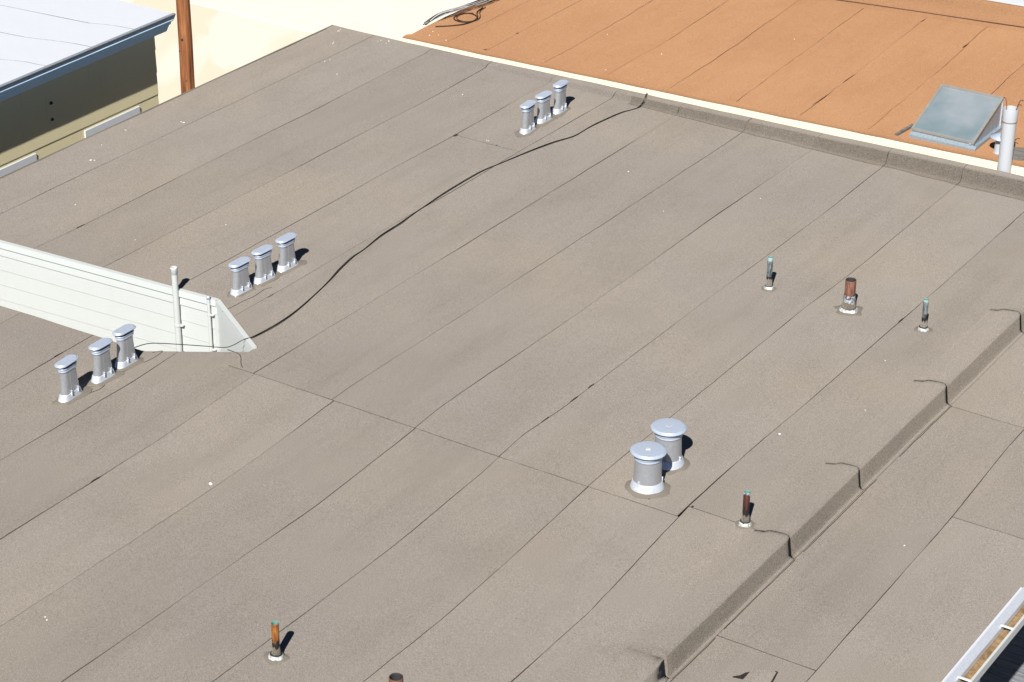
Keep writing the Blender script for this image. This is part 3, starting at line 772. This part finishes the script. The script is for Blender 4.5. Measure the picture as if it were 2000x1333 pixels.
obj('strand', tube(smooth_path(pts, 7), 0.0044, 8), M['cable'], cb, True, world_coords=True)
p2 = [(x + 0.018*math.sin(i*0.9), y, z - 0.002) for i, (x, y, z) in enumerate(pts[6:])]
obj('strand', tube(smooth_path(p2, 7), 0.0026, 8), M['cable'], cb, True, world_coords=True)

# ------------------------------------------------------------------ the orange-roofed house behind
oh = thing('orange_roofed_house', 'house with the terracotta orange felt roof and cream wall edge', 'house', (-12, 26, -7.0))
YO = 23.72
def zo(x, y=0): return -0.05 + 0.0253*(x + 17.1) + 0.006*mnoise.noise((x*0.7, y*0.6, 20.0))
OS = [[(23.5, -17.13), (25.4, -17.17), (29.5, -17.18)], [(23.7, -16.55), (29.5, -16.6)], [(23.7, -15.93), (26.2, -15.95), (29, -15.97)], [(23.8, -15.02), (25.05, -15.03), (26.8, -15.11), (29, -15.2)],
      [(23.8, -14.09), (25.4, -14.10), (27.4, -14.22), (29, -14.3)], [(23.85, -13.18), (25.0, -13.21), (27.9, -13.39), (29, -13.42)], [(23.9, -12.25), (25.6, -12.35), (28.3, -12.50)], [(23.95, -11.37), (25.9, -11.46), (27.9, -11.58)],
      [(24.0, -10.48), (26.4, -10.60), (28, -10.74)], [(23.7, -9.57), (25.6, -9.69), (27.2, -9.79), (28, -9.83)], [(23.7, -8.66), (28, -8.85)], [(23.7, -7.75), (28, -7.95)], [(23.7, -6.8), (28, -7.0)]]
far_y = lambda x: 28.05 + 0.085*(x + 12.2)
def edge_wild(y, seed): return 0.016*mnoise.noise((y*2.2, seed*7.7, 0.5)) + 0.010*mnoise.noise((y*6.0, seed*3.3, 4.5))
_en = edge_noise
edge_noise = edge_wild
og = [sheet_geo(OS[k], OS[k + 1], const(YO + 0.012), far_y, 100 + k, 101 + k, 0.0, False, skirt=False, zfun=zo) for k in range(12)]
oroof = obj('roof', merge(*og), M['red_bitumen'], oh, world_coords=True)
for k in range(12):
    obj('felt_sheet', sheet_geo(OS[k], OS[k + 1], const(YO + 0.012), far_y, 100 + k, 101 + k, 0.005, True, wide=0.9, zfun=zo), M['orange_granule'], oroof)
edge_noise = _en
# front edge: cream wall head and a thin orange lip
v = []
for y in (YO - 0.02, YO + 0.06):
    for x, z in ((-17.16, -7.0), (-6.8, -7.0), (-6.8, zo(-6.8) + 0.002), (-12.0, zo(-12.0) + 0.002), (-17.16, zo(-17.16) + 0.002)):
        v.append((x, y, z))
obj('wall', (v, [[0, 1, 2, 3, 4], [9, 8, 7, 6, 5], [4, 3, 8, 9], [3, 2, 7, 8], [1, 6, 7, 2], [0, 4, 9, 5]]), M['cream_strip'], oh, world_coords=True)
v, f = [], []
for i in range(41):
    x = -17.16 + i*(10.3/40)
    for y, dz in ((YO - 0.028, 0.003), (YO - 0.028, 0.010), (YO + 0.05, 0.020), (YO + 0.13, 0.006)): v.append((x, y + (0.006*mnoise.noise((x*3, 1, 1)) if dz < 0.015 else 0), zo(x, y) + dz))
for i in range(40):
    for j in range(3): f.append([i*4 + j, (i + 1)*4 + j, (i + 1)*4 + j + 1, i*4 + j + 1])
obj('edge_felt', (v, f), M['orange_granule'], oroof, True)
obj('wall', box(-17.16, -17.05, YO + 0.062, 30.99, -7.0, -0.075), M['cream_high'], oh, world_coords=True)
# far parapet of the orange roof
v, f = [], []
prof = [(-0.10, 0.006), (-0.02, 0.010), (0.02, 0.03), (0.14, 0.065), (0.22, 0.08), (0.28, 0.105), (0.34, 0.145), (0.40, 0.16), (0.48, 0.16), (0.49, -0.2)]
for i in range(31):
    x = -15.0 + i*(8.2/30)
    for dy, dz in prof: v.append((x, far_y(x) + dy, 0.02*mnoise.noise((x*0.8, dy*3, 4))*(dz > 0.02) + zo(x, 0) + dz))
n = len(prof)
for i in range(30):
    for j in range(n - 1): f.append([i*n + j, (i + 1)*n + j, (i + 1)*n + j + 1, i*n + j + 1])
obj('parapet', (v, f), M['orange_granule'], oh, True, world_coords=True)
pl = [(x, far_y(x) + 0.015, zo(x) + 0.028) for x in np.linspace(-14.9, -7, 30)]
obj('lap_line', tube(pl, 0.008, 6), M['red_bitumen'], oroof)
for x, y, r, e in [(-15.95, 23.86, 0.022, 1.0), (-15.945, 24.62, 0.012, 2.5), (-11.43, 25.3, 0.005, 40), (-11.40, 24.5, 0.006, 45), (-11.57, 27.85, 0.008, 8), (-10.68, 27.2, 0.012, 9), (-17.02, 23.8, 0.02, 2)]:
    ring = [(x + r*math.cos(q)*random.uniform(0.6, 1.2), y + r*e*math.sin(q)*random.uniform(0.6, 1.2)) for q in [2*math.pi*i/12 for i in range(12)]]
    obj('tar_spot', loft([[(px, py, zo(px, py)) for px, py in ring], [(px, py, zo(px, py) + 0.009) for px, py in ring]]), M['red_bitumen'], oroof)
dg = []
for x, y in [(-16.9, 23.95), (-16.95, 24.1), (-16.8, 24.02), (-16.92, 24.4), (-15.2, 23.85), (-13.9, 24.9), (-12.7, 26.3), (-14.9, 25.2), (-16.6, 23.9), (-14.2, 24.0)]:
    r = random.uniform(0.005, 0.010); z = zo(x, y) + 0.006
    dg.append(loft([[(x + r*math.cos(q), y + r*math.sin(q), z) for q in [2*math.pi*i/8 for i in range(8)]], [(x + 0.6*r*math.cos(q), y + 0.6*r*math.sin(q), z + 0.003) for q in [2*math.pi*i/8 for i in range(8)]]]))
tag(obj('droppings', merge(*dg), M['dropping'], oroof), kind='stuff')

# skylight
SX, SY = -9.55, 23.90
sz = zo(-9.55, 24.2)
sk = thing('skylight', 'sloping glass skylight in a zinc frame on the orange roof', 'skylight', (SX, SY, sz))
w2, d, hf, hb_ = 0.385, 0.78, 0.085, 0.375
def wedge(x0, x1, y0, y1, zf0, zb0, zf1, zb1):
    v = [(x0, y0, zf0), (x1, y0, zf0), (x1, y1, zb0), (x0, y1, zb0), (x0, y0, zf1), (x1, y0, zf1), (x1, y1, zb1), (x0, y1, zb1)]
    return v, box(0, 1, 0, 1, 0, 1)[1]
obj('curb_box', wedge(-w2, w2, 0, d, -0.01, -0.01, hf, hb_), M['galv_dull'], sk)
obj('front_flashing', wedge(-w2 - 0.015, w2 + 0.045, -0.045, 0.0, -0.02, -0.02, 0.036, 0.060), M['zinc_light'], sk)
obj('side_flashing', wedge(w2 + 0.001, w2 + 0.045, 0.001, d, -0.02, -0.02, 0.055, 0.055), M['zinc_light'], sk)
obj('back_edge', box(w2 - 0.02, w2 + 0.012, d + 0.001, d + 0.02, -0.01, hb_ + 0.01), M['galv_new'], sk)
fr = 0.019
sl_ = (hb_ - hf)/d
def on_slope(x0, x1, y0, y1, lo_, hi_):
    return wedge(x0, x1, y0, y1, hf + sl_*y0 + lo_, hf + sl_*y1 + lo_, hf + sl_*y0 + hi_, hf + sl_*y1 + hi_)
obj('frame', merge(on_slope(-w2 - 0.012, -w2 + fr, -0.012, d + 0.012, 0.002, 0.026), on_slope(w2 - fr, w2 + 0.012, -0.012, d + 0.012, 0.002, 0.026),
                   on_slope(-w2 + fr, w2 - fr, -0.012, fr - 0.01, 0.002, 0.024), on_slope(-w2 + fr, w2 - fr, d - fr, d + 0.012, 0.002, 0.030)), M['sk_frame'], sk)
obj('pane', on_slope(-w2 + fr, w2 - fr, fr - 0.01, d - fr, 0.004, 0.017), M['pane'], sk)
obj('latch', bevel_box(w2 - 0.05, w2 - 0.02, -0.016, -0.002, 0.052, 0.085, 0.003), M['galv_dull'], sk)
# dark sticks and sleepers lying on the orange roof
tag(obj('wood_stick', oriented_box((-10.10, 23.82), (-10.06, 24.22), 0.035, 0.03, zo(-10.08) + 0.006), M['grey_wood']), 'dark weathered stick lying left of the skylight', 'stick')
for i, (p, q) in enumerate((((-8.66, 23.86), (-8.20, 24.08)), ((-8.70, 23.95), (-8.24, 24.17)), ((-8.74, 24.04), (-8.28, 24.26)))):
    tag(obj('timber_sleeper', oriented_box(p, q, 0.085, 0.045, zo(-8.5) + 0.008), M['grey_wood']), ['nearest', 'middle', 'farthest'][i] + ' of the weathered timbers on the orange roof beside the tall white pipe', 'timber', 'timbers beside the tall white pipe')
# small cowl vent beside the skylight
cv = thing('cowl_vent', 'small pale metal vent with wide cap beside the skylight', 'vent', (-8.86, 23.98, zo(-8.86)))
obj('vent_body', loft([circ(0.085, 0.0, 24, wob=0.05), circ(0.072, 0.03, 24), circ(0.070, 0.17, 24)], False, False), M['galv_new'], cv, True)
obj('throat', loft([circ(0.066, 0.165, 24), circ(0.066, 0.20, 24)], False, False), M['throat'], cv, True)
obj('cap', loft([circ(0.10, 0.195, 28), circ(0.135, 0.19, 28), circ(0.135, 0.20, 28), circ(0.02, 0.245, 28)]), M['galv_cap'], cv, True)
# tall white pipe between the houses
tp = thing('tall_white_pipe', 'tall white vent pipe with rusty wire guard rising beside the skylight', 'pipe', (-8.645, 23.585, -3.0))
L = 3.885
obj('pipe', loft([circ(0.080, 0, 32), circ(0.080, L - 0.17, 32), circ(0.080, L - 0.16, 32)], False, False), M['pipe_white'], tp, True)
obj('top_ring', loft([circ(0.081, L - 0.162, 32), circ(0.0855, L - 0.158, 32), circ(0.086, L - 0.154, 32), circ(0.086, L - 0.003, 32), circ(0.0855, L, 32), circ(0.0785, L, 32), circ(0.078, L - 0.003, 32), circ(0.076, L - 0.15, 32)], True, False), M['pipe_white'], tp, True)
obj('pipe_lining', loft([circ(0.077, L - 0.2, 32), circ(0.0765, L - 0.08, 32)], True, False), M['trim_white'], tp, True)
for a in (R(150), R(50), R(-20)):
    ca, sa = math.cos(a), math.sin(a)
    obj('wire_prong', tube(smooth_path([(0.079*ca, 0.079*sa, L - 0.05), (0.08*ca, 0.08*sa, L + 0.01), (0.105*ca, 0.105*sa, L + 0.075), (0.135*ca, 0.135*sa, L + 0.082), (0.145*ca, 0.145*sa, L + 0.07)], 5), 0.006, 6), M['rust'], tp, True)
obj('wire_hoop', tube([(0.0865*math.cos(q), 0.0865*math.sin(q), L - 0.15) for q in np.linspace(0, 2*math.pi, 25)], 0.003, 5), M['rust'], tp)

# wires bundled along the left edge of the orange roof
wb = thing('wire_bundle', 'tangle of black and grey wires along the orange roof edge', 'wires', (-17.0, 24.9, -0.05))
base_w = [(-17.22, 24.30), (-17.13, 24.50), (-17.08, 24.86), (-16.99, 25.30), (-16.95, 25.7), (-16.9, 26.3)]
for i in range(11):
    ox = random.uniform(-0.05, 0.05)
    pts = [(x + ox*(0.3 + min(1, k_*0.4)) + random.uniform(-0.018, 0.018), y + random.uniform(-0.03, 0.03), -0.02 + 0.02*random.random() + (0.035 if k_ > 0 else -0.06) + random.uniform(0, 0.03)) for k_, (x, y) in enumerate(base_w)]
    obj('wire', tube(smooth_path(pts, 6), random.choice([0.004, 0.005, 0.007]), 6), M['cable'] if i % 2 else M['cable_grey'], wb, True, world_coords=True)
loop = [(-16.92, 25.25), (-16.88, 25.05), (-16.75, 24.86), (-16.72, 24.70), (-16.82, 24.60), (-16.95, 24.62), (-17.03, 24.72), (-17.02, 24.88), (-16.92, 24.95), (-16.79, 24.90), (-16.71, 24.78), (-16.74, 24.55), (-16.86, 24.40), (-17.02, 24.26)]
obj('cable_loop', tube(smooth_path([(x, y, zo(x, y) + 0.016 + 0.002*(i % 3)) for i, (x, y) in enumerate(loop)], 7), 0.008, 8), M['cable_brown'], wb, True, world_coords=True)
loop2 = [(x + 0.025, y + 0.03) for x, y in loop[:9]]
obj('cable_loop', tube(smooth_path([(x, y, zo(x, y) + 0.02) for x, y in loop2], 7), 0.005, 8), M['cable_brown'], wb, True, world_coords=True)

# white roofed building past the orange parapet
wb2 = thing('white_roofed_building', 'white roofed building corner past the orange parapet at upper right', 'building', (-9, 31, -7))
obj('wall', box(-13.5, -4, 29.2, 36, -7, 0.10), M['trim_white'], wb2, world_coords=True)
obj('roof', box(-13.6, -3.9, 29.1, 36.1, 0.101, 0.16), M['roof_white'], wb2, world_coords=True)
obj('roof_seam', oriented_box((-10.55, 29.45), (-10.05, 29.75), 0.06, 0.03, 0.161), M['galv_dull'], wb2, world_coords=True)

# ------------------------------------------------------------------ cream stucco building
cw = thing('cream_stucco_building', 'tall sunlit cream stucco building wall behind the utility pole', 'building', (-25, 33, -7))
obj('wall', box(-50, -17.2, 31.0, 37, -7, -3.62), M['cream_low'], cw, world_coords=True)
obj('upper_wall', box(-50, -17.2, 31.015, 37, -3.62, 3.0), M['cream_high'], cw, world_coords=True)
obj('roof', box(-50.1, -17.2, 30.9, 37.1, 3.0, 3.12), M['roof_white'], cw, world_coords=True)

# ------------------------------------------------------------------ utility pole
po = thing('utility_pole', 'round reddish brown wooden utility pole before the cream wall', 'pole', (-22.12, 25.0, -7.0))
rings = []
for i in range(16):
    z = i*0.55; r = 0.120 - 0.0026*i*0.55
    rings.append(circ(r, z, 24, 0.01*mnoise.noise((z, 0, 0)), 0.01*mnoise.noise((0, z, 5)), wob=0.03, seed=z*0.3))
ob = obj('pole_shaft', loft(rings), M['pole'], po, True)
for a, z, s in ((R(-75), 5.55, 0.022), (R(-110), 5.36, 0.014), (R(-60), 4.9, 0.012)):
    q = loft([circ(s, 0, 10), circ(s*0.8, 0.012, 10)])
    o = obj('knot', q, M['throat'], ob); o.matrix_local = Matrix.Translation((0.101*math.cos(a), 0.101*math.sin(a), z)) @ Matrix.Rotation(a, 4, 'Z') @ Matrix.Rotation(R(90), 4, 'Y')

# ------------------------------------------------------------------ left house with the white roof
lh = thing('white_roofed_house', 'khaki sided house with white roof and cornice at upper left', 'house', (-23, 17, -7))
XW, YE = -19.85, 21.83
obj('wall', box(-26.0, XW - 0.03, 8.0, YE, -7, 0.05), M['grey_stucco'], lh, world_coords=True)
wl2 = lh.children[0]
zs = [0.08, -0.216, -0.533, -0.836, -1.14, -1.445, -1.75]
for i in range(len(zs) - 1):
    y = 12.0 + 0.6*(i % 3)
    cutsy = [8.0]
    while y < YE - 0.35: cutsy.append(y); y += 1.02 if i % 2 else 1.22
    cutsy.append(YE)
    for a, b in zip(cutsy[:-1], cutsy[1:]):
        z1, z0 = zs[i] - 0.003, zs[i + 1] + 0.002
        lap = 0.010
        vv = [(XW - 0.028, a + 0.0015, z0), (XW + lap, a + 0.0015, z0), (XW + lap, b - 0.0015, z0), (XW - 0.028, b - 0.0015, z0), (XW - 0.028, a + 0.0015, z1), (XW, a + 0.0015, z1), (XW, b - 0.0015, z1), (XW - 0.028, b - 0.0015, z1)]
        obj('siding_board', (vv, box(0, 1, 0, 1, 0, 1)[1]), M['khaki'], wl2)
for y, z in ((19.826, -0.317), (19.819, -0.536)):
    b_ = obj('wall_bolt', loft([circ(0.024, 0, 14), circ(0.02, 0.012, 14), circ(0.010, 0.014, 14), circ(0.009, 0.03, 14)]), M['dark_box'], wl2, True)
    b_.matrix_local = Matrix.Translation((XW + 0.006, y, z)) @ Matrix.Rotation(R(90), 4, 'Y')
for y0, y1 in ((20.381, 21.433), (18.40, 19.478)):
    w_ = obj('window', box(XW + 0.004, XW + 0.014, y0 + 0.08, y1 - 0.08, -2.4, -1.03), M['pane'], lh, world_coords=True)
    obj('head_trim', bevel_box(XW + 0.003, XW + 0.022, y0, y1, -1.03, -0.880, 0.003), M['trim_white'], w_)
    for ya, yb in ((y0, y0 + 0.08), (y1 - 0.08, y1)):
        obj('side_trim', bevel_box(XW + 0.003, XW + 0.035, ya, yb, -2.4, -1.031, 0.004), M['trim_white'], w_)
# roof sheets
ZR = 0.345
def wl_y(pts): return lambda x: float(np.interp(x, [p[0] for p in pts], [p[1] for p in pts]))
seams = [lambda x: 8.0, lambda x: 18.66, wl_y([(-26, 18.9), (-20.177, 19.352), (-19.92, 19.463), (-19.632, 19.486), (-19.50, 19.515)]), wl_y([(-26, 19.7), (-20.879, 20.072), (-20.476, 20.116), (-19.897, 20.284), (-19.5, 20.33)]),
         wl_y([(-26, 20.5), (-21.625, 20.836), (-20.148, 20.976), (-19.937, 21.074), (-19.5, 21.13)]), lambda x: 21.86]
lr = obj('roof', box(-26.0, -19.515, 8.0, 21.855, ZR - 0.05, ZR - 0.006), M['bitumen'], lh, world_coords=True)
for k in range(5):
    xs = list(np.linspace(-26, -19.505, 40)); v, f = [], []
    for x in xs:
        v.append((x, seams[k](x) + (0.012 if k else 0), ZR + 0.004*mnoise.noise((x, k, 3)))); v.append((x, seams[k + 1](x) - (0.012 if k < 4 else 0), ZR + 0.004*mnoise.noise((x, k + 1, 7))))
    nv = len(v)
    v += [(x, y, z - 0.008) for x, y, z in v]
    for i in range(39):
        f.append([2*i, 2*i + 2, 2*i + 3, 2*i + 1]); f.append([2*i, nv + 2*i, nv + 2*i + 2, 2*i + 2]); f.append([2*i + 1, 2*i + 3, nv + 2*i + 3, nv + 2*i + 1])
    f.append([78, nv + 78, nv + 79, 79])
    obj('felt_sheet', (v, f), M['roof_white'], lr)
# cornice: profiles run along the eave
def run(prof, y0, y1, inset=0.0):
    v, f = [], []
    n = len(prof)
    for y in np.linspace(y0, y1, 40):
        for x, z in prof: v.append((x + 0.004*mnoise.noise((y*2.1, z*9, 3)), y, z))
    for i in range(39):
        for j in range(n):
            k_ = (j + 1) % n; f.append([i*n + j, i*n + k_, (i + 1)*n + k_, (i + 1)*n + j])
    f += [list(range(n))[::-1], [39*n + j for j in range(n)]]
    return v, f
obj('drip_edge', run([(-19.53, 0.352), (-19.492, 0.352), (-19.486, 0.345), (-19.512, 0.285), (-19.53, 0.285)], 8.0, 21.87), M['galv_dull'], lh, world_coords=True)
obj('crown_moulding', run([(-19.60, 0.284), (-19.513, 0.284), (-19.505, 0.270), (-19.525, 0.252), (-19.565, 0.225), (-19.580, 0.190), (-19.595, 0.178), (-19.66, 0.178)], 8.0, 21.865), M['cornice'], lh, world_coords=True)
obj('frieze_board', run([(-19.66, 0.177), (-19.600, 0.177), (-19.655, 0.075), (-19.70, 0.075)], 8.0, 21.86), M['cornice'], lh, world_coords=True)
obj('soffit', box(-19.86, -19.66, 8.0, 21.85, 0.08, 0.12), M['cornice'], lh, world_coords=True)
